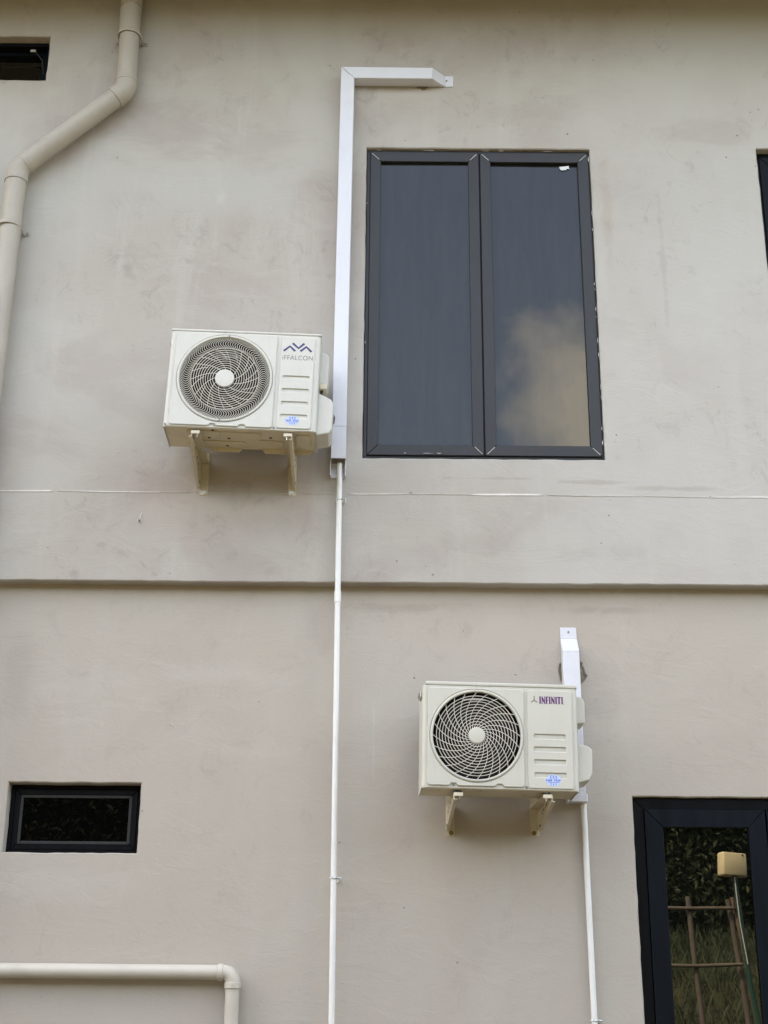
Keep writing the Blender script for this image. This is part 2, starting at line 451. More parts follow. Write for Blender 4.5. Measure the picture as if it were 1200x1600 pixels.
mb = MB(); mb.box(HX0 + .201, HX1 - .201, HY1 - .2, HY1, 0, EAVE_Z - .002); mb.build('rear_wall', M['plaster_low'], house)
mb = MB(); mb.box(HX0 + .2, HX1 - .2, .242, HY1 - .2, 3.45, 3.62); mb.build('floor_slab', M['room'], house)
mb = MB(); mb.box(HX0 - .75, HX1 + .75, -1.0, HY1 + .75, EAVE_Z + .002, EAVE_Z + .16); mb.build('eave', M['concrete'], house, .01)
mb = MB(); mb.box(HX0 - .7, HX1 + .7, -.95, HY1 + .7, EAVE_Z + .163, EAVE_Z + .30); mb.build('roof', M['roof'], house, .01)
mb = MB(); mb.box(HX0 + .2, HX1 - .2, .242, HY1 - .2, EAVE_Z - .06, EAVE_Z - .01); mb.build('ceiling', M['room'], house)
# dim rooms close behind the openings
for x0, x1, z0, z1 in (WIN, RWIN, TWIN):
    mb = MB(); mb.box(x0 - .3, x1 + .3, .9, .92, z0 - .3, min(z1 + .3, 6.97)); mb.build('room_partition', M['room'], house)
# mortar plugging the two holes drilled for the pipes
for nm, cx, cz, r, y in (('mortar_fill', .19, 6.455, .055, .012), ('mortar_fill', .895, 3.142, .078, LOWY + .016)):
    bm = bmesh.new(); bmesh.ops.create_icosphere(bm, subdivisions=3, radius=r)
    rd = random.Random(11)
    for v in bm.verts: v.co *= 1 + rd.uniform(-.10, .10); v.co.y *= .16
    me = bpy.data.meshes.new(nm); bm.to_mesh(me); bm.free()
    o = link_mesh(nm, me, M['mortar'], house); o.location = (cx, y + .002, cz)
    o['label'] = 'dark rough mortar around a pipe hole'
# white putty showing along the joint between wall and floor beam
rd = random.Random(21)
def putty(x0, x1, base, name='putty_line'):
    n = int((x1 - x0) / .02); tp, bt = [], []
    for i in range(n + 1):
        x = x0 + (x1 - x0) * i / n
        zc = 4.0115 + .0016 * math.sin(x * 3.1) + .001 * math.sin(x * 11)
        hw = max(.0007, base * 1.2 * (.5 + .5 * math.sin(x * 5.3 + base * 900)) + rd.uniform(-.0004, .0008))
        if i in (0, n): hw = .0002
        tp.append((x, zc + hw)); bt.append((x, zc - hw * .6))
    mb = MB()
    k = n + 1
    vs = [(x, .0005, z) for x, z in tp] + [(x, -.0028, z - .0006) for x, z in tp] + [(x, -.0028, z + .0003) for x, z in bt] + [(x, .0005, z) for x, z in bt]
    fs = []
    for r_ in range(3):
        for i in range(n): fs.append((r_ * k + i, r_ * k + i + 1, (r_ + 1) * k + i + 1, (r_ + 1) * k + i))
    mb.add(vs, fs); mb.build(name, M['putty'], house)
for seg in ((-2.3, -1.62, .0042), (-1.60, -.95, .0026), (-.93, -.25, .0011), (-.18, .42, .0026), (.42, .78, .0050), (.80, 1.25, .0014), (1.27, 2.4, .0042)):
    putty(*seg)
# a nail with a dribble of putty
mb = MB(); mb.tube([(-1.189, .004, 3.862), (-1.187, -.02, 3.858)], .004, 8); mb.build('nail', M['screw'], house)
mb = MB(); mb.tube([(-1.1865, -.001, 3.875), (-1.184, -.002, 3.89), (-1.181, -.001, 3.905)], [.003, .0028, .001], 8); mb.build('putty_dribble', M['putty'], house)
# knocks, chips and blobs of plaster that stand proud of the wall, each small
def chip(x, z, y, rx, rz, mat, seed):
    rd = random.Random(seed); mb = MB(); n = 12
    ring = [(x + rx * rd.uniform(.6, 1.2) * math.cos(2 * math.pi * i / n), z + rz * rd.uniform(.6, 1.2) * math.sin(2 * math.pi * i / n)) for i in range(n)]
    vs = [(a_, y + .001, b_) for a_, b_ in ring] + [(x, y - .004, z)]
    mb.add(vs, [(i, (i + 1) % n, n) for i in range(n)]); return mb.build('plaster_chip', mat, house, smooth=True)
for k, (x, z, y, rx, rz, m_) in enumerate([(.13, 4.02, 0, .012, .006, 'mortar'), (1.60, 4.015, 0, .006, .004, 'mortar'), (.236, 3.60, 0, .008, .008, 'mortar'),
        (-.985, 2.875, LOWY, .010, .009, 'plaster_low'), (.63, 3.13, LOWY, .009, .006, 'plaster_low'), (.15, 3.11, LOWY, .007, .006, 'mortar'),
        (-.58, 2.99, LOWY, .008, .006, 'plaster_low'), (1.155, 4.34, 0, .006, .006, 'mortar'), (.98, 6.12, 0, .007, .008, 'mortar'),
        (.10, 6.07, 0, .006, .006, 'mortar'), (1.83, 5.98, 0, .008, .007, 'mortar'), (1.90, 6.12, 0, .006, .008, 'mortar')]):
    chip(x, z, y, rx, rz, M[m_], k + 50)

# ------------------------------------------------------------------ windows (parts of the house)
def mitred(mb, x0, x1, z0, z1, wd, y0, y1, gap=.0007):
    """four members with mitre joints that leave a hairline between them"""
    o = [(x0, z0), (x1, z0), (x1, z1), (x0, z1)]
    i_ = [(x0 + wd, z0 + wd), (x1 - wd, z0 + wd), (x1 - wd, z1 - wd), (x0 + wd, z1 - wd)]
    for k in range(4):
        a, b, c, d = o[k], o[(k + 1) % 4], i_[(k + 1) % 4], i_[k]
        ux, uz = (b[0] - a[0]), (b[1] - a[1]); l = math.hypot(ux, uz); ux, uz = ux / l * gap, uz / l * gap
        mb.prism([(a[0] + ux, a[1] + uz), (b[0] - ux, b[1] - uz), (c[0] - ux, c[1] - uz), (d[0] + ux, d[1] + uz)], 'y', y0, y1)
def window(hole, wall_y, recess, fw, sashes, sw, fm, sm, gm, label, frame_depth=.06, proud=.0, bead=None, sash_z=None):
    x0, x1, z0, z1 = hole
    y = wall_y + recess
    g = .003
    mb = MB(); mitred(mb, x0 + g, x1 - g, z0 + g, z1 - g, fw, y, y + frame_depth)
    win = mb.build('window', fm, house, .0015)
    win['label'] = label
    # gasket of dark sealant behind the frame, so that no light leaks past it
    mb = MB(); mitred(mb, x0 - .01, x1 + .01, z0 - .01, z1 + .01, fw * .8 + .012, y + frame_depth + .002, y + frame_depth + .02, 0); mb.build('gasket', M['rubber'], win)
    for k, (sx0, sx1) in enumerate(sashes):
        sz0, sz1 = sash_z or (z0 + fw + .004, z1 - fw - .004)
        mb = MB(); mitred(mb, sx0, sx1, sz0, sz1, sw, y - proud, y + .045)
        mb.build('sash', sm, win, .002)
        q = .0
        if bead:
            mb = MB(); mitred(mb, sx0 + sw + .0005, sx1 - sw - .0005, sz0 + sw + .0005, sz1 - sw - .0005, bead, y + .003, y + .03)
            mb.build('bead', M['bead'], win, .001); q = bead
        mb = MB(); mb.box(sx0 + sw - .008 + q, sx1 - sw + .008 - q, 0, .006, sz0 + sw - .008 + q, sz1 - sw + .008 - q)
        pane = mb.build('pane', gm, win)
        pxc, pzc = (sx0 + sx1) / 2, (sz0 + sz1) / 2          # each pane sits a hair out of true
        for v_ in pane.data.vertices: v_.co.x -= pxc; v_.co.z -= pzc
        pane.location = (pxc, y + .010, pzc); pane.rotation_euler = (R((.12, -.10)[k % 2]), 0, R((-.22, .16)[k % 2]))
    return win
cx = (WIN[0] + WIN[1]) / 2 + .006
big = window(WIN, 0, .022, .018, [(WIN[0] + .022, cx - .004), (cx + .004, WIN[1] - .010)], .056, M['frame_grey'], M['frame_grey'], M['glass_up'],
             'large charcoal framed double window reflecting sky and a cloud', proud=.012)
mb = MB(); mb.box(cx - .0035, cx + .0035, .018, .07, WIN[2] + .02, WIN[3] - .02); mb.build('mullion', M['frame_black'], big)
# smears of white sealant and a scrap of tape
rd = random.Random(5)
for k in range(26):
    t = rd.random()
    side = rd.choice('rrrrltb')
    mb = MB(); ln = rd.uniform(.006, .035); wd_ = rd.uniform(.0012, .0035)
    if side in 'rl':
        x = (WIN[1] - .006 if side == 'r' else WIN[0] + .006) + rd.uniform(-.004, .002); z = WIN[2] + t * 1.8
        mb.prism([(x, z), (x + wd_, z + ln * .2), (x + wd_ * .6, z + ln), (x - wd_ * .5, z + ln * .6)], 'y', .0065, .0095)
    else:
        x = WIN[0] + .03 + t * 1.1; z = (WIN[3] - .010 if side == 't' else WIN[2] + .030)
        mb.prism([(x, z), (x + ln * 1.6, z + wd_ * .3), (x + ln, z + wd_), (x + ln * .2, z + wd_ * .8)], 'y', .0065, .0095)
    mb.build('sealant_smear', M['putty'], big)
for px, pz, sx, sz in ((WIN[0] + .03, WIN[3] - .03, 1, -1), (cx - .012, WIN[3] - .03, -1, -1), (cx + .012, WIN[3] - .03, 1, -1), (WIN[1] - .018, WIN[3] - .03, -1, -1),
                       (cx - .01, WIN[2] + .03, -1, 1), (cx + .012, WIN[2] + .03, 1, 1), (WIN[1] - .02, WIN[2] + .03, -1, 1)):
    mb = MB(); mb.prism([(px, pz), (px + .0028 * sx, pz), (px + .040 * sx, pz + .038 * sz), (px + .037 * sx, pz + .038 * sz)], 'y', .0082, .0105)
    mb.build('sealant_smear', M['putty'], big)
plate('tape_scrap', [[(.930, 5.928), (.982, 5.936), (.984, 5.915), (.972, 5.918), (.968, 5.910), (.940, 5.906), (.934, 5.916)]], .0272, .0290, .0003, M['tape'], big)
window(RWIN, 0, .045, .018, [(RWIN[0] + .024, 2.59), (2.60, RWIN[1] - .024)], .056, M['frame_black'], M['frame_black'], M['glass_up'],
       'dark framed window cut off by the right edge of the photo')
window(SWIN, LOWY, .062, .016, [(SWIN[0] + .021, SWIN[1] - .021)], .026, M['frame_black'], M['frame_black'], M['glass_small'],
       'small wide black framed window with grey bead around the pane', bead=.013)
window(DOOR, LOWY, .022, .048, [(DOOR[0] + .053, DOOR[0] + .605), (DOOR[0] + .612, DOOR[1] - .05)], .082, M['frame_black'], M['frame_navy'], M['glass_low'],
       'tall navy framed window at lower right reflecting trees and a fence', proud=.010)
# small high window: hopper sash tilted inwards, its stay showing
x0, x1, z0, z1 = TWIN
mb = MB(); mitred(mb, x0 + .003, x1 - .003, z0 + .003, z1 - .003, .022, .055, .115)
tw = mb.build('window', M['frame_black'], house, .0015); tw['label'] = 'small high window with its sash open, cut off by the left edge'
mb = MB(); mitred(mb, x0 + .03, x1 - .03, 0, .25, .03, 0, .035)
o = mb.build('sash', M['frame_navy'], tw, .002); o.location = (0, .075, z0 + .03); o.rotation_euler = (R(-7), 0, 0)
mb = MB(); mb.box(x0 + .055, x1 - .055, .014, .020, .025, .225)
o = mb.build('pane', M['glass_low'], tw); o.location = (0, .075, z0 + .03); o.rotation_euler = (R(-7), 0, 0)
mb = MB(); mb.box(x1 - .118, x1 - .086, .046, .052, 6.672, 6.688); mb.build('stay_shoe', M['bolt'], tw, .002)
mb = MB(); mb.tube([(x1 - .090, .050, 6.676), (x1 - .048, .058, 6.622)], .0035, 8); mb.tube([(x1 - .048, .058, 6.622), (x1 - .040, .085, 6.55)], .0028, 8)
mb.build('stay', M['bead'], tw, smooth=True)

# ------------------------------------------------------------------ pipes
def arc(p, a, b, rad, n=8):
    """points of a bend at corner p between incoming a and outgoing b (unit vectors away from p)"""
    a, b, p = Vector(a).normalized(), Vector(b).normalized(), Vector(p)
    th = a.angle(b); t = rad / math.tan(th / 2); cen = p + (a + b).normalized() * (rad / math.sin(th / 2))
    s, e = p + a * t - cen, p + b * t - cen
    ang = math.pi - th; ax = s.cross(e).normalized()
    return [cen + Matrix.Rotation(ang * i / n, 3, ax) @ s for i in range(n + 1)]
def lerp(a, b, t): return tuple(a[i] + (b[i] - a[i]) * t for i in range(3))
PY = -.078
dp = empty('drainpipe', (-1.96, PY, 0)); dp['label'] = 'thick taupe drainpipe with two bends running down the upper left wall'; dp['category'] = 'drainpipe'
def inv(o, pts): return [(p[0] - o.location[0], p[1] - o.location[1], p[2] - o.location[2]) for p in pts]
A, B1, B2, Cc = (-1.432, PY, EAVE_Z + .01), (-1.420, PY, 6.325), (-1.958, PY, 5.812), (-1.972, PY, .0)
def pipe(parent, name, pts, r, mat, n=28, cap=True): 
    mb = MB(); mb.tube(inv(parent, pts), r, n, cap); return mb.build(name, mat, parent, smooth=True)
up, dg1, dn = (Vector(A) - Vector(B1)).normalized(), (Vector(B2) - Vector(B1)).normalized(), (Vector(Cc) - Vector(B2)).normalized()
pipe(dp, 'pipe', [A, tuple(Vector(B1) + up * .05)], .0545, M['downpipe'])
pipe(dp, 'pipe', [tuple(Vector(B1) + dg1 * .05), tuple(Vector(B2) - dg1 * .05)], .0545, M['downpipe'])
pipe(dp, 'pipe', [tuple(Vector(B2) + dn * .05), Cc], .0545, M['downpipe'])
def elbow(parent, name, P, a, b, r, sock, mat, rad=.10, lip=.0022):
    P = Vector(P); a, b = Vector(a).normalized(), Vector(b).normalized()
    bend = arc(P, a, b, rad)
    e = pipe(parent, name, [tuple(p) for p in [bend[0] + a * .004] + bend + [bend[-1] + b * .004]], r, mat)
    for q, d in ((bend[0], a), (bend[-1], b)):
        mb = MB(); pts = [q + d * t for t in (0, .002, sock - .002, sock)]
        mb.tube(inv(parent, pts), [r - .001, r + lip, r + lip, r - .001], 28)
        mb.build('socket', mat, e, smooth=True)
    return e
elbow(dp, 'elbow', B1, up, dg1, .0572, .038, M['downpipe'])
elbow(dp, 'elbow', B2, -dg1, dn, .0572, .038, M['downpipe'])
pipe(dp, 'coupling', [(-1.4285, PY, 6.70), (-1.4287, PY, 6.702), (-1.4298, PY, 6.86), (-1.43, PY, 6.862)], [.054, .0585, .0585, .054], M['downpipe'])
pipe(dp, 'coupling', [(-1.43, PY, 6.872), (-1.43, PY, 6.876), (-1.431, PY, 7.09)], [.055, .0605, .0605], M['downpipe'])
def clamp(parent, x, y, z, r, mat, wy, name='clamp', arm=.03):
    mb = MB(); n = 22; pts = []
    for i in range(n + 1):
        a = R(-200 + 220 * i / n + 0)
        pts.append((x + r * math.cos(a), y + r * math.sin(a)))
    left, right = pts[0], pts[-1]
    prof = [(x - r - arm, wy - .003), (x - r - .004, wy - .003)] + pts[1:-1] + [(x + r + .004, wy - .003), (x + r + arm, wy - .003)]
    pr = [(a - parent.location[0], b - parent.location[1]) for a, b in prof]
    k = len(pr); vs = []
    for i in range(k):
        a, b = pr[max(i - 1, 0)], pr[min(i + 1, k - 1)]; dx, dy = b[0] - a[0], b[1] - a[1]; l = math.hypot(dx, dy)
        nx, ny = dy / l * .004, -dx / l * .004
        for zz in (-.011, .011):
            vs += [(pr[i][0], pr[i][1], z + zz - parent.location[2]), (pr[i][0] + nx, pr[i][1] + ny, z + zz - parent.location[2])]
    fs = []
    for i in range(k - 1):
        a, b = 4 * i, 4 * i + 4
        fs += [(a, a + 2, b + 2, b), (a + 1, b + 1, b + 3, a + 3), (a, b, b + 1, a + 1), (a + 2, a + 3, b + 3, b + 2)]
    fs += [(0, 1, 3, 2), (4 * k - 4, 4 * k - 2, 4 * k - 1, 4 * k - 3)]
    mb.add(vs, fs)
    c_ = mb.build(name, mat, parent, smooth=True)
    for sx in (-1, 1):
        mb = MB(); mb.tube(inv(parent, [(x + sx * (r + arm * .6), wy - .002, z), (x + sx * (r + arm * .6), wy - .009, z)]), .005, 8); mb.build('screw', M['screw'], c_)
    return c_
clamp(dp, -1.4265, PY, 6.685, .0600, M['downpipe'], 0)
clamp(dp, -1.967, PY, 5.462, .0600, M['downpipe'], 0)

WY = .025
wp = empty('waste_pipe', (-.641, WY, 0)); tag(wp, 'cream plastic waste pipe turning down at the lower left', 'pipe')
Wc = (-.641, WY, 1.777)
pipe(wp, 'pipe', [(-6.0, WY, 1.783), (-.70, WY, 1.777)], .0315, M['wastepipe'])
pipe(wp, 'pipe', [(-.641, WY, 1.71), (-.637, WY, 0.0)], .0305, M['wastepipe'])
elbow(wp, 'elbow', Wc, (-1, 0, .001), (.002, 0, -1), .0332, .026, M['wastepipe'], .042, .0032)
mb = MB(); mb.tube(inv(wp, [(-1.59, WY, 1.7785), (-1.588, WY, 1.7785)]), .0322, 24); mb.build('seam', M['wastepipe'], wp)

# ------------------------------------------------------------------ white trunking and condensate pipes
TD = .075
t1 = empty('pipe_trunking', (-.225, 0, 4.09)); tag(t1, 'tall white trunking beside the large window, turning right at top', 'trunking')
def tb(parent, name, pts, axis, a, b, mat, bev=.0025):
    o = parent.location
    mb = MB()
    off = {'x': (o[1], o[2]), 'y': (o[0], o[2]), 'z': (o[0], o[1])}[axis]; oa = {'x': o[0], 'y': o[1], 'z': o[2]}[axis]
    mb.prism([(p[0] - off[0], p[1] - off[1]) for p in pts], axis, a - oa, b - oa)
    return mb.build(name, mat, parent, bev)
g = .0006
XL = lambda z: -.262 + (z - 4.17) / 2.3225 * .0075
XR = lambda z: -.190 + (z - 4.17) / 2.25 * .009
tb(t1, 'upright_cover', [(XL(4.34), 4.3403), (XR(4.34), 4.3403), (-.181 - g, 6.420 - g), (-.2545 - g, 6.4925 - g)], 'y', -TD, -.002, M['trunk'])
mb = MB(); vs = []
for z in (4.170, 4.3400):
    l_, r_ = XL(z), XR(z)
    vs += inv(t1, [(l_, -.002, z), (l_, -TD, z), (r_, -TD, z), (r_, -.002, z), (r_ - .0028, -.002, z), (r_ - .0028, -TD + .0028, z), (l_ + .0028, -TD + .0028, z), (l_ + .0028, -.002, z)])
mb.add(vs, [tuple(range(8)), tuple(range(8, 16))] + [(i, (i + 1) % 8, (i + 1) % 8 + 8, i + 8) for i in range(8)])
mb.build('upright_cover', M['trunk'], t1, .0008)
mb = MB(); mb.tube(inv(t1, [(-.236, -.040, 4.20), (-.236, -.042, 4.26), (-.236, -.040, 4.335)]), .019, 12); mb.build('pipe_lagging', M['rubber'], t1, smooth=True)
tb(t1, 'top_cover', [(-.181 + g, 6.4195), (.244, 6.4195), (.244, 6.4915), (-.2545 + g, 6.4935)], 'y', -TD, -.002, M['trunk'])
# sloping end piece and its fixing tab
ec = tb(t1, 'end_cap', [(.2445, -.002), (.2445, -TD), (.315, -.004), (.315, -.002)], 'z', 6.4198, 6.4912, M['trunk'], .0012)
tb(t1, 'fixing_tab', [(.3155, 6.4195), (.361, 6.4195), (.361, 6.4895), (.3155, 6.4895)], 'y', -.005, -.001, M['trunk'], .001)
mb = MB(); mb.tube([(.550, -.003, 2.367), (.550, -.010, 2.367)], .0045, 8); mb.build('screw', M['screw'], t1)
tray = tb(t1, 'base_tray', [(-.2665, -.002), (-.2665, -.048), (-.2625, -.048), (-.2625, -.006), (-.1935, -.006), (-.1935, -.048), (-.1895, -.048), (-.1895, -.002)], 'z', 4.092, 4.169, M['trunk'], .0006)

d1 = empty('condensate_pipe', (-.216, -.030, 0)); tag(d1, 'long thin white drain pipe running down from the tall trunking', 'pipe')
DX = lambda z: -.2195 + (4.085 - z) * .0049
pipe(d1, 'pipe', [(DX(4.16), -.030, 4.16), (DX(3.475), -.030, 3.475)], .0135, M['pvc'], 18)
pipe(d1, 'pipe', [(DX(3.474), -.030, 3.474), (DX(1.5), -.010, 1.6), (DX(.3), .0, .2)], .0132, M['pvc'], 18)
pipe(d1, 'coupling', [(DX(3.503), -.030, 3.503), (DX(3.503), -.030, 3.5025), (DX(3.447), -.030, 3.4475), (DX(3.447), -.030, 3.447)], [.0125, .0160, .0160, .0125], M['pvc'], 18)
def saddle(parent, x, y, z, r, wy, mat):
    c_ = clamp(parent, x, y, z, r, mat, wy, 'saddle_clip', .014)
    return c_
def pipe_clip(parent, x, y, z, r, wy):
    mb = MB(); n = 20; pts = []
    mb.tube(inv(parent, [(x + (r + .0012) * math.cos(2 * math.pi * i / n), y + (r + .0012) * math.sin(2 * math.pi * i / n), z) for i in range(n)]), .0036, 8, closed=True)
    mb.tube(inv(parent, [(x + r, y, z), (x + r + .016, y - .004, z), (x + r + .016, y + .006, z - .008), (x + r + .004, wy, z - .006)]), .0045, 8)
    c_ = mb.build('pipe_clip', M['pvc'], parent, smooth=True)
    mb = MB(); mb.tube(inv(parent, [(x - .008, y - r - .002, z + .003), (x + r + .014, y - r * .7, z - .001)]), .0026, 8); mb.build('screw', M['steel_blue'], c_)
pipe_clip(d1, DX(3.97), -.030, 3.970, .0135, 0)
pipe_clip(d1, DX(2.166), -.016, 2.176, .0135, LOWY)

t2 = empty('pipe_trunking', (.893, LOWY, 2.52)); tag(t2, 'short white trunking behind the lower air conditioner', 'trunking')
tb(t2, 'fixing_tab', [(.846, 3.306), (.9245, 3.306), (.9235, 3.361), (.8455, 3.361)], 'y', LOWY - .005, LOWY - .001, M['trunk'], .001)
tb(t2, 'end_cap', [(LOWY - .002, 3.3055), (LOWY - .005, 3.3055), (0, 3.228), (LOWY - .002, 3.228)], 'x', .846, .9245, M['trunk'], .0012)
tb(t2, 'upright_cover', [(.846, 3.2275), (.9245, 3.2275), (.927, 2.56), (.849, 2.56)], 'y', 0.0, LOWY - .002, M['trunk'])
tb(t2, 'bottom_box', [(.842, 2.5595), (.9345, 2.5595), (.9345, 2.523), (.842, 2.523)], 'y', -.006, LOWY - .002, M['trunk'], .003)
mb = MB(); mb.tube([(-.008, -.004, .818), (-.008, -.011, .818)], .0042, 8); mb.build('screw', M['screw'], t2)
d2 = empty('condensate_pipe', (.92, .045, 0)); tag(d2, 'short thin white drain pipe under the lower air conditioner, right of it', 'pipe')
DX2 = lambda z: .9215 + (2.53 - z) * .0085
pipe(d2, 'pipe', [(DX2(2.522), .045, 2.5225), (DX2(.2), .045, .2)], .0133, M['pvc'], 18)
mb = MB(); mb.box(.0, .022, -.015, .022, 1.588, 1.592); 
pipe_clip(d2, DX2(1.592), .045, 1.592, .0135, LOWY)

# ------------------------------------------------------------------ air conditioners
def aircon(cfg):
    W, H, D = cfg['W'], cfg['H'], cfg['D']
    root = empty('air_conditioner', cfg['loc'], cfg['rot'])
    tag(root, cfg['label'], 'air conditioner', 'air conditioner units on the wall')
    cm = M[cfg['mat']]
    r = .016; T = .003
    # casing: folded sheet with rounded front corners, open to the front sheet
    for s in (-1, 1):
        out = [(s * W / 2, D)] + [(s * (W / 2 - r + r * math.cos(R(t))), r - r * math.sin(R(t))) for t in range(0, 91, 15)]
        inn = [(s * (W / 2 - r), T)] + [(s * (W / 2 - r + (r - T) * math.cos(R(t))), r - (r - T) * math.sin(R(t))) for t in range(75, -1, -15)] + [(s * (W / 2 - T), D)]
        mb = MB(); mb.prism(out + inn, 'z', .004, H - cfg['lid']); mb.build('side_panel', cm, root, smooth=True)
        mb = MB()
        if s < 0:      # grip moulding with its dark pocket
            mb.box(-W / 2 - .010, -W / 2 - .0005, .05, .13, H - .062, H - .034); gr_ = mb.build('grip', cm, root, .003)
            mb = MB(); mb.box(-W / 2 - .012, -W / 2 - .0095, .055, .12, H - .056, H - .040); mb.build('grip_pocket', M['rubber'], gr_)
    fx, fz, fr = cfg['fan']
    x0, x1 = -W / 2 + r, W / 2 - r
    plate('front_sheet', [rect(x0, x1, .004, H - cfg['lid']), circle(fx, fz, fr - .004, 72)], 0, T, .0004, cm, root)
    # pressed panel around the fan, with two notches at its foot
    px0, px1, pz0, pz1 = cfg['fan_panel']
    lp = rrect(px0, px1, pz0, pz1, .014)
    def notch(xc, up_): return [(xc - .020, pz0), (xc - .010, pz0 + up_), (xc + .010, pz0 + up_), (xc + .020, pz0)]
    cut = []
    k = max(range(len(lp)), key=lambda i: (-round(lp[i][1], 5), -lp[i][0]))
    lp2 = []
    for i, q in enumerate(lp):
        lp2.append(q)
        if abs(q[1] - pz0) < 1e-6 and abs(q[0] - (px0 + .014)) < 1e-6:
            for xc in cfg['notch']: lp2 += notch(xc, .011)
    plate('fan_panel', [lp2, circle(fx, fz, fr + .002, 96)], -.0072, -.0003, .0034, cm, root)
    qx0, qx1, qz0, qz1 = cfg['side']
    slots = [rrect(sx0, sx1, sz - cfg['slot_h'] / 2, sz + cfg['slot_h'] / 2, .004, 3) for (sx0, sx1, sz) in cfg['slots']]
    plate('service_panel', [rrect(qx0, qx1, qz0, qz1, .012)] + slots, -.0054, -.0003, .0025, cm, root)
    # top cover and base pan
    mb = MB(); mb.box(-W / 2 + cfg['lid_in'], W / 2 + .001, -.003, D + .002, H - cfg['lid'] + .0005, H); mb.build('top_cover', cm, root, .005, seg=2)
    mb = MB(); mb.box(-W / 2 + .003, W / 2 - .003, .0035, D - .002, .010, .024)
    mb.box(-W / 2 + .004, W / 2 - .004, .0036, .012, .0005, .0105)
    pan = mb.build('base_pan', M['pan'], root, .002)
    # pressings and rear skirts under the pan
    for bx0, bx1, by0, by1, hh in cfg['ribs']:
        mb = MB(); mb.prism(rrect(bx0, bx1, by0, by1, min(.012, (by1 - by0) / 2.2), 4), 'z', .010 - hh, .0101); mb.build('pressing', M['pan'], pan, .0025)
    for bx0, bx1, hh in cfg['skirts']:
        mb = MB(); mb.prism([(bx0, .0105), (bx0 + .018, -hh), (bx1 - .018, -hh), (bx1, .0105)], 'y', D - .016, D - .012); mb.build('skirt', M['pan'], pan)
    for hx, hy in cfg['holes']:
        mb = MB(); mb.prism(circle(hx, hy, .0075, 14), 'z', .0088, .0099); mb.build('drain_hole', M['rubber'], pan)  # dark discs paint the shade of holes, the pan is not pierced
    # fan behind the grille
    mb = MB(); n = 56
    ring = lambda rr, y: [(fx + rr * math.cos(2 * math.pi * i / n), y, fz + rr * math.sin(2 * math.pi * i / n)) for i in range(n)]
    vs = ring(fr - .005, .0035) + ring(fr - .012, .10) + ring(fr - .004, .10) + ring(fr + .002, .0035)
    mb.add(vs, [(k * n + i, k * n + (i + 1) % n, ((k + 1) % 4) * n + (i + 1) % n, ((k + 1) % 4) * n + i) for k in range(4) for i in range(n)])
    mb.build('fan_shroud', M['dark'], root, smooth=True)
    mb = MB(); mb.box(-W / 2 + .005, W / 2 - .005, D - .035, D - .012, .026, H - .03); mb.build('condenser_coil', M['coil'], root)
    fan = None
    for b in range(3):
        mb = MB(); nu, nv = 8, 9; vs = []
        for j in range(nv):
            rr = .045 + (fr - .025 - .045) * j / (nv - 1)
            for i in range(nu):
                a_ = R(b * 120 + 25 + (i / (nu - 1) - .5) * (58 + 34 * j / nv) + 10 * j / nv)
                yy = .062 + (i / (nu - 1) - .5) * .055 + .004 * math.sin(i)
                vs.append((fx + rr * math.cos(a_), yy, fz + rr * math.sin(a_)))
        fs = [(j * nu + i, j * nu + i + 1, (j + 1) * nu + i + 1, (j + 1) * nu + i) for j in range(nv - 1) for i in range(nu - 1)]
        off = len(vs); vs = vs + [(x, y + .003, z) for x, y, z in vs]
        fs += [tuple(q + off for q in f[::-1]) for f in fs]
        mb.add(vs, fs); mb.build('fan_blade', M['blade'], root, smooth=True)
    mb = MB(); mb.tube([(fx, .035, fz), (fx, .15, fz)], .048, 24); mb.build('fan_motor', M['dark'], root, smooth=True)
    # grille: rings, swept spokes, hub
    mb = MB()
    hub = cfg['hub']; yo, yi = -.0035, -.0010
    def rib(pts, wd, closed=False, y0=yo, y1=yi): mb.ribbon(pts, wd, y0, y1, closed)
    for rr in cfg['rings']: rib(circle(fx, fz, rr, 72), cfg['ring_w'], True)
    for a0, ra, rb, fn in cfg['spokes']:
        pts = []
        for i in range(15):
            t = i / 14; rr = ra + (rb - ra) * t; a_ = R(a0 + fn(t, rr))
            pts.append((fx + rr * math.cos(a_), fz + rr * math.sin(a_)))
        rib(pts, cfg['spoke_w'], False, yo - .0008, yi - .0005)
    for a0, ra, rb in cfg['vanes']:
        pts = []
        for i in range(8):
            t = i / 7; rr = ra + (rb - ra) * t; a_ = R(a0 + 9.5 * math.sin(math.pi * (t * .93 + .02)) - 5.5 * t)
            pts.append((fx + rr * math.cos(a_), fz + rr * math.sin(a_)))
        rib(pts, cfg['vane_w'], False, yo, yi - .0005)
    gr = mb.build('fan_grille', M['grille'], root)
    n = 96; prof = [(fr - .0115, .003), (fr - .0115, -.006), (fr - .009, -.0110), (fr - .004, -.0115), (fr + .0005, -.0085), (fr + .0005, .0)]
    mb = MB(); k = len(prof)
    mb.add([(fx + q[0] * math.cos(2 * math.pi * i / n), q[1], fz + q[0] * math.sin(2 * math.pi * i / n)) for q in prof for i in range(n)],
           [(j * n + i, j * n + (i + 1) % n, (j + 1) * n + (i + 1) % n, (j + 1) * n + i) for j in range(k - 1) for i in range(n)])
    mb.build('grille_rim', cm, gr, smooth=True)
    prof = [(hub, .004), (hub, -.006), (hub - .003, -.0088), (hub * .6, -.0098), (.0005, -.0102)]; n = 40; mb = MB(); k = len(prof)
    mb.add([(fx + q[0] * math.cos(2 * math.pi * i / n), q[1], fz + q[0] * math.sin(2 * math.pi * i / n)) for q in prof for i in range(n)],
           [(j * n + i, j * n + (i + 1) % n, (j + 1) * n + (i + 1) % n, (j + 1) * n + i) for j in range(k - 1) for i in range(n)])
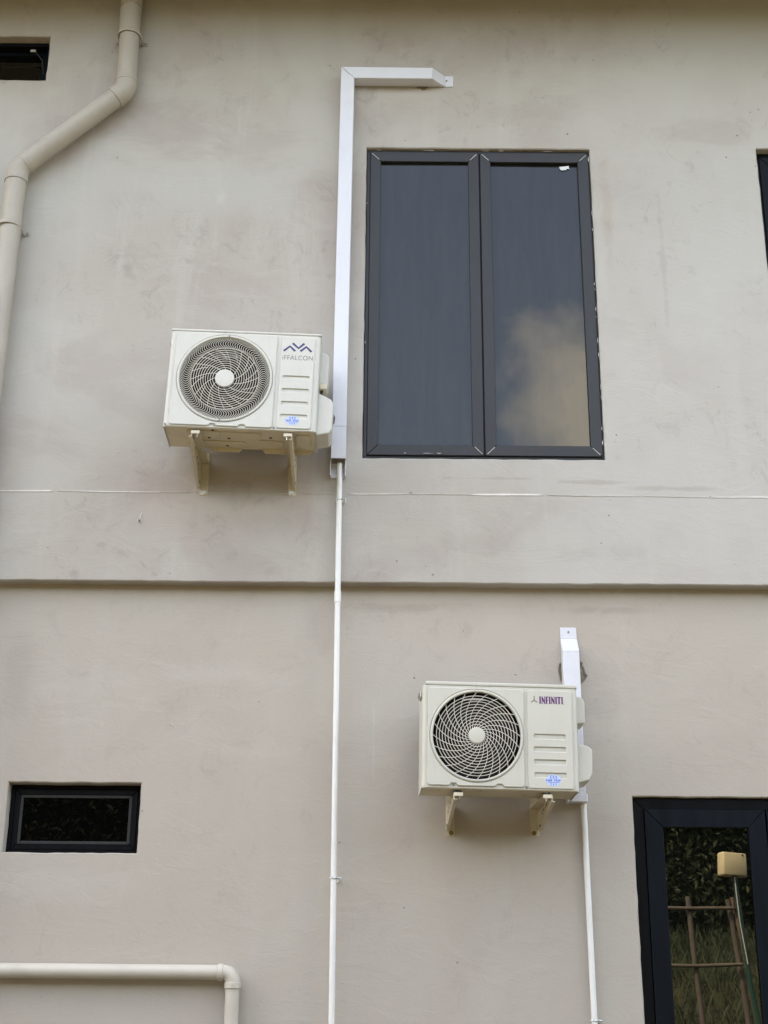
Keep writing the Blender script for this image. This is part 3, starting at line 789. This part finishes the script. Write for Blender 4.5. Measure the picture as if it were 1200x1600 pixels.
    mb.build('grille_hub', cm, gr, smooth=True)
    for sx, sz in cfg['screws']:
        mb = MB(); mb.tube([(sx, .001, sz), (sx, -.0042, sz)], .0048, 10); mb.build('screw', M['screw'], root)
    for sa in cfg['rim_screws']:
        sx, sz = fx + (fr - .006) * math.cos(R(sa)), fz + (fr - .006) * math.sin(R(sa))
        mb = MB(); mb.tube([(sx, -.008, sz), (sx, -.0135, sz)], .0042, 10); mb.build('screw', M[cfg['rim_screw_mat']], root)
    # covers over the valves and terminals on the right flank
    for cv in cfg['covers']:
        mb = MB(); mb.prism(cv['pts'], 'y', *cv['y']); mb.build(cv['name'], M[cv.get('mat', cfg['mat'])], root, .006, seg=2)
    for cb in cfg['cables']:
        mb = MB(); mb.tube(cb['pts'], cb['r'], 10); mb.build('cable', M['rubber'], root, smooth=True)
    return root
def sticker(root, x, z, wd, ht, y):
    plate('sticker', [[(x + wd / 2 * math.cos(t) * (1 if abs(math.cos(t)) > .3 else .95), z + ht / 2 * math.sin(t)) for t in [2 * math.pi * i / 20 for i in range(20)]]], y - .0007, y, .0001, M['sticker'], root)
    mb = MB(); yy = (y - .0016, y - .0007); rd = random.Random(4)
    def st(x0, z0, x1, z1, w_=.0022): mb.ribbon([(x0, z0), (x1, z1)], w_, *yy)
    for k in range(3):            # short upper line of broken glyphs
        cx_ = x + (k - 1) * wd * .15; zz = z + ht * .30
        st(cx_ - .003, zz + .005, cx_ + .003, zz + .004); st(cx_ + .002 * (k - 1), zz + .005, cx_ - .003 + .003 * k, zz - .006); st(cx_ - .003, zz - .005, cx_ + .002, zz - .006)
    for k in range(9):            # bold middle line
        if k == 4: continue
        cx_ = x + (k - 4) * wd * .105; zz = z + ht * .02
        st(cx_ - .0018, zz - .0045, cx_ - .0018, zz + .0045, .0024); st(cx_ - .001, zz + rd.uniform(-.004, .004), cx_ + .002, zz + rd.uniform(-.004, .004), .0022)
    st(x - wd * .36, z - ht * .15, x + wd * .38, z - ht * .16, .0013)
    for k in range(3):            # short foot line
        cx_ = x + (k - 1) * wd * .15; zz = z - ht * .33
        st(cx_ - .002, zz + .003, cx_ + .002, zz + .003, .002); st(cx_ + .001 * (k - 1), zz + .003, cx_, zz - .004, .002)
    mb.build('sticker_print', M['blue_ink'], root)

fx, fz, fr = -.0875, .2585, .2255
hub1 = .046; r_mid = .160
sp = []
for k in range(24):
    a0 = k * 15 + 4
    if k % 2 == 0: sp.append((a0 - 38, hub1 - .002, r_mid, lambda t, rr: 38 * t ** .80 + 3 * math.sin(math.pi * t)))
    else: sp.append((a0 - 22, .098, r_mid, lambda t, rr: 22 * t ** .95))
ac1 = aircon(dict(W=.718, H=.515, D=.265, lid=.013, lid_in=.0, loc=(-.680, -.40, 4.176), rot=(0, R(1.55), R(1.0)), mat='casing',
    label='upper air conditioner with zigzag logo, left of the tall white trunking', fan=(fx, fz, fr), fan_panel=(-.333, .152, .010, .497), notch=[-.128, .010],
    side=(.170, .332, .012, .490), slots=[(.188, .312, z) for z in (.276, .209, .142, .075)], slot_h=.017,
    ribs=[(-.255, -.10, .05, .11, .006), (-.10, .10, .055, .10, .005), (-.22, .02, .165, .205, .007), (.08, .20, .14, .20, .006), (.26, .33, .06, .19, .006)],
    skirts=[(-.17, .0, .012), (.09, .34, .012)], holes=[(-.13, .045), (-.155, .135), (-.06, .135), (-.075, .225), (.14, .11), (.30, .09)],
    hub=hub1, rings=[hub1 + (r_mid - hub1) * k / 10 for k in range(1, 11)], ring_w=.0024,
    spokes=sp, spoke_w=.0018, vanes=[(k * 360 / 100, r_mid, fr - .011) for k in range(100)], vane_w=.0020,
    screws=[(-.118, .0175), (.160, .014), (-.349, .012)], rim_screws=[88, 268], rim_screw_mat='screw',
    covers=[dict(name='terminal_cover', pts=[(.356, .30), (.398, .295), (.398, .445), (.385, .462), (.356, .47)], y=(.10, .20)),
            dict(name='cable_bracket', pts=[(.360, .262), (.396, .262), (.396, .292), (.360, .294)], y=(.08, .16), mat='pan'),
            dict(name='valve_cover', pts=[(.3565, .0), (.415, .012), (.430, .035), (.432, .168), (.420, .190), (.3565, .222)], y=(.035, .205))],
    cables=[dict(pts=[(.372, .10, .262), (.366, .10, .235), (.364, .11, .20)], r=.007),
            dict(pts=[(.40, .16, .185), (.424, .165, .178), (.434, .17, .155), (.432, .175, .130), (.41, .18, .10)], r=.005)]))
# zigzag emblem of three chevrons and the name under it
mb = MB()
ex, ez, s_ = .249, .437, 1.0
def chev(pts, wd=.0105): mb.ribbon([(ex + x * s_, ez + z * s_) for x, z in pts], wd, -.0061, -.0055)
for p_ in ([(-.066, -.022), (-.037, .004), (-.011, -.021)], [(-.025, .021), (.004, -.005), (.031, .021)], [(.014, -.021), (.041, .004), (.067, -.022)]): chev(p_)
mb.build('logo_emblem', M['navy_ink'], ac1)
lettering('logo_lettering', 'iFFALCON', .251, .381, .144, .0235, -.0055, M['grey_ink'], ac1, -.012, 1.08)
sticker(ac1, .245, .052, .066, .047, -.0055)

fx, fz, fr = -.1035, .2345, .2035
hub2 = .0365
nr = 12
ac2 = aircon(dict(W=.684, H=.474, D=.245, lid=.018, lid_in=.012, loc=(.514, -.325, 2.520), rot=(R(-.8), R(.75), R(1.8)), mat='casing2',
    label='lower air conditioner with purple lettering, above the drain pipe at right', fan=(fx, fz, fr), fan_panel=(-.318, .106, .012, .446), notch=[-.205, -.005],
    side=(.119, .318, .010, .444), slots=[(.148, .286, z) for z in (.237, .181, .125, .068)], slot_h=.020,
    ribs=[(-.26, -.14, .03, .12, .005), (-.08, .07, .04, .11, .004), (.10, .26, .05, .12, .004)], skirts=[], holes=[(-.02, .09), (.16, .09)],
    hub=hub2, rings=[hub2 + (fr - .014 - hub2) * k / nr for k in range(1, nr)], ring_w=.0024,
    spokes=[(k * 15 + 6, hub2 - .002, fr - .011, lambda t, rr: -66 * t ** .62) for k in range(24)], spoke_w=.0023, vanes=[], vane_w=.004,
    screws=[(-.205, .0165), (.112, .014)], rim_screws=[270], rim_screw_mat='bolt',
    covers=[dict(name='terminal_cover', pts=[(.3405, .312), (.386, .318), (.386, .415), (.372, .436), (.3405, .440)], y=(.06, .19)),
            dict(name='valve_cover', pts=[(.3405, .045), (.395, .060), (.408, .090), (.410, .195), (.390, .212), (.3405, .222)], y=(.04, .20))],
    cables=[dict(pts=[(.352, .10, .31), (.352, .10, .285)], r=.006)]))
# three-armed emblem and purple capitals
mb = MB(); ex, ez = .151, .398
for a_, l_ in ((90, .019), (212, .016), (328, .016)):
    mb.ribbon([(ex + .001 * math.cos(R(a_)), ez + .001 * math.sin(R(a_))), (ex + l_ * math.cos(R(a_)), ez + l_ * math.sin(R(a_)))], .0032, -.0061, -.0055)
mb.build('logo_emblem', M['brown_ink'], ac2)
def capitals(x, z, width, h, y):
    # heavy condensed capitals with small serifs
    mb = MB(); yy = (y - .0007, y); st = h * .235
    adv = {'I': st + h * .13, 'N': h * .62, 'F': h * .50, 'T': h * .56}
    word = 'INFINITI'; tot = sum(adv[c] + h * .045 for c in word); k = width / tot; cx_ = x - width / 2
    def q(pts): mb.prism([(cx_ + a * k, z - h / 2 + b) for a, b in pts], 'y', *yy)
    def stem(a, w_): 
        q([(a, 0), (a + w_, 0), (a + w_, h), (a, h)])
        for b in (0, h - h * .05): q([(a - h * .035, b), (a, b), (a, b + h * .05), (a - h * .035, b + h * .05)]); q([(a + w_, b), (a + w_ + h * .035, b), (a + w_ + h * .035, b + h * .05), (a + w_, b + h * .05)])
    for c in word:
        w_ = adv[c]
        if c == 'I': stem(h * .065, st)
        elif c == 'N':
            stem(h * .04, st * .50); stem(w_ - st * .50 - h * .04, st * .50)
            q([(h * .04 + st * .5, h), (h * .04 + st * .5, h * .52), (w_ - st * .5 - h * .04, 0), (w_ - st * .5 - h * .04, h * .46)])
        elif c == 'F':
            stem(h * .04, st); q([(h * .04 + st, h), (w_, h), (w_, h * .78), (w_ - h * .05, h * .88), (h * .04 + st, h * .88)]); q([(h * .04 + st, h * .46), (w_ * .82, h * .40), (w_ * .82, h * .64), (h * .04 + st, h * .57)])
        elif c == 'T':
            stem(w_ / 2 - st / 2, st); q([(0, h), (0, h * .76), (h * .05, h * .88), (w_ / 2 - st / 2, h * .88), (w_ / 2 - st / 2, h)]); q([(w_, h), (w_ / 2 + st / 2, h), (w_ / 2 + st / 2, h * .88), (w_ - h * .05, h * .88), (w_, h * .76)])
        cx_ += (w_ + h * .045) * k
    mb.prism([(cx_ + .001, z - h / 2), (cx_ + .005, z - h / 2), (cx_ + .005, z - h / 2 + .002), (cx_ + .001, z - h / 2 + .002)], 'y', *yy)
    return mb.build('logo_lettering', M['purple_ink'], ac2)
capitals(.2265, .400, .108, .0325, -.0055)
sticker(ac2, .228, .046, .068, .052, -.0055)

# wall brackets under the units: wall leg, folded triangular gusset, arm with bolt
def bracket(x, wy, z_arm, z_bot, length, side, label, yaw=0., rust='bolt', nose=.03, lipdir=-1):
    root = empty('wall_bracket', (x, wy, z_bot), (0, 0, R(yaw)))
    tag(root, label, 'bracket', 'brackets carrying the air conditioners')
    h = z_arm - z_bot; wd = .040; gx_ = side * (wd / 2 - .0016)
    bm_ = M['bracket']
    mb = MB(); mb.box(-wd / 2, wd / 2, -.0035, -.0005, 0, h + .055); mb.build('wall_leg', bm_, root, .0008)
    mb = MB()
    prof = [(-.0036, .028), (-.0036, h - .0035), (-length, h - .0035), (-length, h - nose), (-.020, .026)]
    mb.prism(prof, 'x', gx_ - .0015, gx_ + .0015); gus = mb.build('gusset', bm_, root, .0006)
    # rolled lip along the sloping edge
    lip = .013
    p0, p1 = Vector((-length, h - nose)), Vector((-.020, .026)); d = (p1 - p0).normalized()
    mb = MB(); mb.prism([(p0.x, p0.y), (p1.x, p1.y), (p1.x + d.y * .0026 * -1, p1.y + d.x * .0026), (p0.x - d.y * .0026, p0.y + d.x * .0026)], 'x', gx_ + lipdir * .0016, gx_ + lipdir * lip); mb.build('lip', bm_, root)
    mb = MB(); mb.box(-wd / 2, wd / 2, -length, -.0036, h - .003, h); mb.build('arm', bm_, root, .0008)
    mb = MB(); mb.box(-wd / 2, wd / 2, -length - .0028, -length - .0002, h - .016, h - .0002); mb.build('nose', bm_, root, .0008)
    for t, zz in ((.10, .10), (.16, .05), (.30, .55), (.42, .62), (.62, .72), (.86, .80)):     # dark discs painting the shade of slotted holes along the gusset
        y_ = -length * t; top = h - .004; low = .026 + (h - nose - .026) * t
        zc = low + (top - low) * zz
        for s in (-1, 1):
            mb = MB(); mb.prism([(y_ + .011 * math.cos(q), zc + .0055 * math.sin(q)) for q in [2 * math.pi * i / 10 for i in range(10)]], 'x', gx_ + s * .0013, gx_ + s * .0019); mb.build('slot', M['rubber'], gus)
    mb = MB(); mb.tube([(-side * .004, -.003, .014), (-side * .004, -.007, .014)], .0105, 16); ws = mb.build('washer', M[rust], root)
    mb = MB(); mb.tube([(-side * .004, -.0065, .014), (-side * .004, -.016, .014)], .0062, 6); mb.build('bolt', M[rust], root)
    mb = MB(); mb.tube([(-side * .004, -length + .018, h - .026), (-side * .004, -length + .018, h + .012)], .0042, 10); mb.tube([(-side * .004, -length + .018, h - .012), (-side * .004, -length + .018, h - .004)], .0085, 6)
    mb.build('bolt', M['bolt'], root)
    mb = MB(); mb.prism(circle(0, -length + .03, .017, 16), 'z', h + .0005, h + .011); mb.build('rubber_foot', M['rubber'], root)
    return root
bracket(-.884, 0, 4.166, 3.998, .405, -1, 'left bracket under the upper air conditioner', 0)
bracket(-.452, 0, 4.154, 3.998, .405, 1, 'right bracket under the upper air conditioner', 0)
bracket(.313, LOWY, 2.508, 2.375, .40, -1, 'left bracket under the lower air conditioner', 2.5, 'rusty', lipdir=1)
bracket(.698, LOWY, 2.501, 2.377, .40, 1, 'right bracket under the lower air conditioner', 2.5, 'rusty', lipdir=1)

# ------------------------------------------------------------------ the garden behind the camera, seen only in the window panes, side trees not at all
def bark_mat():
    a = Mat('bark', .9, .15); f = a.noise(a.mapped(scale=(6, 6, 1.2)), 4, 6)
    a.color(a.mix(f, (.06, .045, .03), (.16, .125, .09))); a.bump(f, .02, .7); return a.m
def leaf_mat(name, c0, c1):
    a = Mat(name, .55, .3)
    a.color(a.mix(a.ramp(a.noise(a.mapped(), 1.6, 5), .35, .65), c0, c1)); return a.m
M['bark'] = bark_mat()
M['leaf'] = leaf_mat('dark_foliage', (.012, .020, .007), (.032, .045, .014))
M['leaf2'] = leaf_mat('olive_foliage', (.018, .025, .008), (.045, .052, .018))
M['grass'] = leaf_mat('dry_grass', (.045, .066, .030), (.110, .125, .070))
M['cane'] = painted('weathered_pole', (.18, .155, .125), .85, .2, .2, (.08, .06, .04), .4, 12)
M['cane_red'] = painted('reddish_pole', (.27, .19, .14), .8, .2, .2, (.10, .06, .04), .4, 12)
M['green_pole'] = painted('green_painted_pole', (.035, .10, .075), .4, .4, .1)
M['box_plastic'] = painted('cream_box_plastic', (.88, .78, .47), .5, .4, .05)
def tree_meshes(seed, h, spread, n_leaf):
    rd = random.Random(seed); mb = MB(); tips = []
    def limb(p, d, l, r, depth):
        pts, rads = [p], [r]; q = Vector(p); dd = Vector(d)
        for i in range(4):
            dd = (dd + Vector((rd.uniform(-.18, .18), rd.uniform(-.18, .18), rd.uniform(-.02, .12)))).normalized()
            q = q + dd * l / 4; pts.append(tuple(q)); rads.append(r * (1 - .17 * (i + 1)))
        mb.tube(pts, rads, 7 if depth else 10)
        if depth < 2:
            for k in range(4 if depth == 0 else 3):
                a_ = rd.uniform(0, 6.28); nd = (dd * .5 + Vector((math.cos(a_), math.sin(a_), rd.uniform(-.1, .7)))).normalized()
                limb(pts[rd.choice((2, 3, 4))], nd, l * rd.uniform(.5, .75), r * .5, depth + 1)
        tips.append(q)
    limb((0, 0, 0), (0, 0, 1), h * .45, h * .025, 0)
    trunk = mb
    lb = MB()
    cl = [Vector((rd.gauss(0, spread * .42), rd.gauss(0, spread * .42), rd.uniform(.06, .98) * h)) for _ in range(58)]
    cl += [t for t in tips]
    for i in range(n_leaf):
        c = rd.choice(cl); rr = .62 * spread * .55
        p = c + Vector((rd.gauss(0, rr * .55), rd.gauss(0, rr * .55), rd.gauss(0, rr * .45)))
        if p.z < .1: p.z = rd.uniform(.1, .8)
        s = rd.uniform(.04, .085); u = Vector((rd.gauss(0, 1), rd.gauss(0, 1), rd.gauss(0, .6))).normalized(); v = u.orthogonal().normalized()
        v = Matrix.Rotation(rd.uniform(0, 6.28), 3, u) @ v
        w_ = u.cross(v)
        lb.add([p - v * s, p + w_ * s * .42 + u * s * .12, p + v * s, p - w_ * s * .42 + u * s * .12], [(0, 1, 2, 3)])
    def raw(m, name):
        me = bpy.data.meshes.new(name); me.from_pydata(m.v, [], m.f); me.update(); return me
    return raw(trunk, 'trunk'), raw(lb, 'crown')
kinds = [tree_meshes(s, h, sp_, 12000) for s, h, sp_ in ((1, 5.6, 2.3), (2, 6.4, 2.2), (3, 5.0, 2.5))]
rd = random.Random(9)
spots = [(-9.5, -17.5), (-7.2, -15.8), (-4.9, -17.0), (-2.6, -16.0), (-.3, -17.6), (1.9, -16.2), (3.6, -15.4), (5.4, -16.6), (7.1, -15.6), (9.3, -17.4), (4.5, -19.2), (6.6, -19.5), (-6, -20), (-8.4, -19.6), (2.4, -19.6), (-3.6, -20.2), (.6, -20.4), (8.8, -20.2), (3.4, -21.4), (5.6, -21.6), (-7.2, -22.2), (-5, -22.4), (-13, -14), (-12.5, -9), (-14, -5), (12.5, -14.5), (13, -9.5), (14.5, -5.5), (11.2, -17), (-11.6, -17)]  # trees far out at the sides are unseen, added to block low sky
for i, (x, y) in enumerate(spots):
    tr, cr = kinds[i % 3]
    root = empty('tree', (x, y, ground_z(x, y) - .05), (0, 0, rd.uniform(0, 6.28)))
    sc_ = rd.uniform(.88, 1.08); root.scale = (sc_, sc_, sc_)
    tag(root, 'dark leafy tree of the grove mirrored in the lower windows', 'tree', 'trees of the grove facing the house')
    link_mesh('trunk', tr, M['bark'], root); link_mesh('crown', cr, M['leaf'] if i % 3 else M['leaf2'], root)
# tall dry grass on the bank
mb = MB(); rd = random.Random(12)
for i in range(15000):
    x, y = rd.uniform(1.2, 7.8), rd.uniform(-15.0, -7.6)
    z = ground_z(x, y) - .02; h = rd.uniform(.10, .42); a_ = rd.uniform(0, 6.28); bx, by = math.cos(a_), math.sin(a_); le = rd.uniform(-.18, .22)
    wd = rd.uniform(.003, .006)
    mb.add([(x - by * wd, y + bx * wd, z), (x + by * wd, y - bx * wd, z), (x + bx * le * .5, y + by * le * .5, z + h * .7), (x + bx * le, y + by * le, z + h)], [(0, 1, 2), (0, 2, 3)])
me = bpy.data.meshes.new('grass'); me.from_pydata(mb.v, [], mb.f); me.update()
gr = link_mesh('grass', me, M['grass'])
tag(gr, 'tall dry grass on the bank mirrored in the lower right window', 'grass', kind='stuff')
# wooded slope rising behind the grove
hx = [-60 + i * 1.5 for i in range(81)]; hy = [-22.5 - i * 1.0 for i in range(14)]
rd = random.Random(31); mb = MB()
mb.add([(x, y + rd.uniform(-.3, .3), 2.0 + min(1, (-22.5 - y + .01) / 3.5) ** .6 * (5.6 + 1.2 * math.sin(x * .31) + .7 * math.sin(x * .83 + 2)) + rd.uniform(-.5, .5)) for y in hy for x in hx],
       [(j * 81 + i, j * 81 + i + 1, (j + 1) * 81 + i + 1, (j + 1) * 81 + i) for j in range(13) for i in range(80)])
a = Mat('wooded_slope', .9, .1); f = a.noise(a.mapped(), 3.5, 7, .7)
a.color(a.mix(a.ramp(f, .35, .65), (.006, .010, .004), (.035, .045, .016))); a.bump(f, .3, .9)
tag(mb.build('hill', a.m, smooth=True), kind='structure')
# fence of rough poles
fe = empty('pole_fence', (3.0, -8.0, ground_z(3, -8))); tag(fe, 'rough wooden pole fence mirrored in the tall lower right window', 'fence')
def pole(parent, name, a_, b_, r0, r1, mat, seed, n=6):
    rd = random.Random(seed); pts = []
    for i in range(n + 1):
        t = i / n; q = Vector(a_).lerp(Vector(b_), t) + Vector((rd.uniform(-.012, .012), rd.uniform(-.012, .012), rd.uniform(-.008, .008))); pts.append(tuple(q))
    mb = MB(); mb.tube(inv(parent, pts), [r0 + (r1 - r0) * i / n for i in range(n + 1)], 10); return mb.build(name, mat, parent, smooth=True)
for k, (xa, xb, top, m_) in enumerate(((3.20, 3.02, 2.86, 'cane'), (3.72, 3.42, 2.84, 'cane'), (3.84, 3.475, 2.86, 'cane_red'), (2.05, 2.0, 2.8, 'cane'), (1.05, 1.0, 2.75, 'cane'))):
    pole(fe, 'post', (xa, -8.0, ground_z(xa, -8) - .1), (xb, -8.0, top), .030, .026, M[m_], k)
for k, z in enumerate((2.745, 2.20)):
    pole(fe, 'rail', (.8, -7.95, z - .03), (3.5, -7.95, z), .021, .017, M['cane'], 20 + k)
# cream box on a green pole
bp = empty('post_box', (3.70, -7.8, ground_z(3.8, -7.8))); tag(bp, 'cream plastic box on a green pole mirrored in the lower right window', 'box')
mb = MB(); gz = bp.location[2]
mb.tube([(.02, 0, -.1), (-.02, 0, .9), (-.16, 0, 1.9), (-.24, 0, 3.04 - gz)], [.028, .027, .026, .025], 12); mb.build('pole', M['green_pole'], bp, smooth=True)
mb = MB(); mb.prism([(-.135, -.115), (.130, -.122), (.136, .108), (-.118, .122)], 'y', -.08, .035); bx_ = mb.build('box', M['box_plastic'], bp, .022, seg=3, smooth=True)
mb = MB(); mb.prism([(-.128, -.108), (.124, -.115), (.130, .101), (-.111, .115)], 'y', .0355, .062); mb.build('lid', M['box_plastic'], bx_, .012, seg=2, smooth=True)
mb = MB(); mb.tube([(.085, .060, .085), (.085, .066, .085)], .009, 10); mb.build('latch', M['rubber'], bx_)
bx_.location = (-.25, 0, 3.155 - gz); bx_.rotation_euler = (0, 0, R(-14))
mb = MB(); mb.tube([(-.242, 0, 3.00 - gz), (-.245, 0, 3.045 - gz)], .034, 14); mb.build('collar', M['cane'], bp)
mb = MB(); mb.tube([(-.245, .03, 3.03 - gz), (-.225, .031, 2.6 - gz), (-.175, .032, 2.2 - gz)], .006, 8); mb.build('cable', M['pvc'], bp, smooth=True)
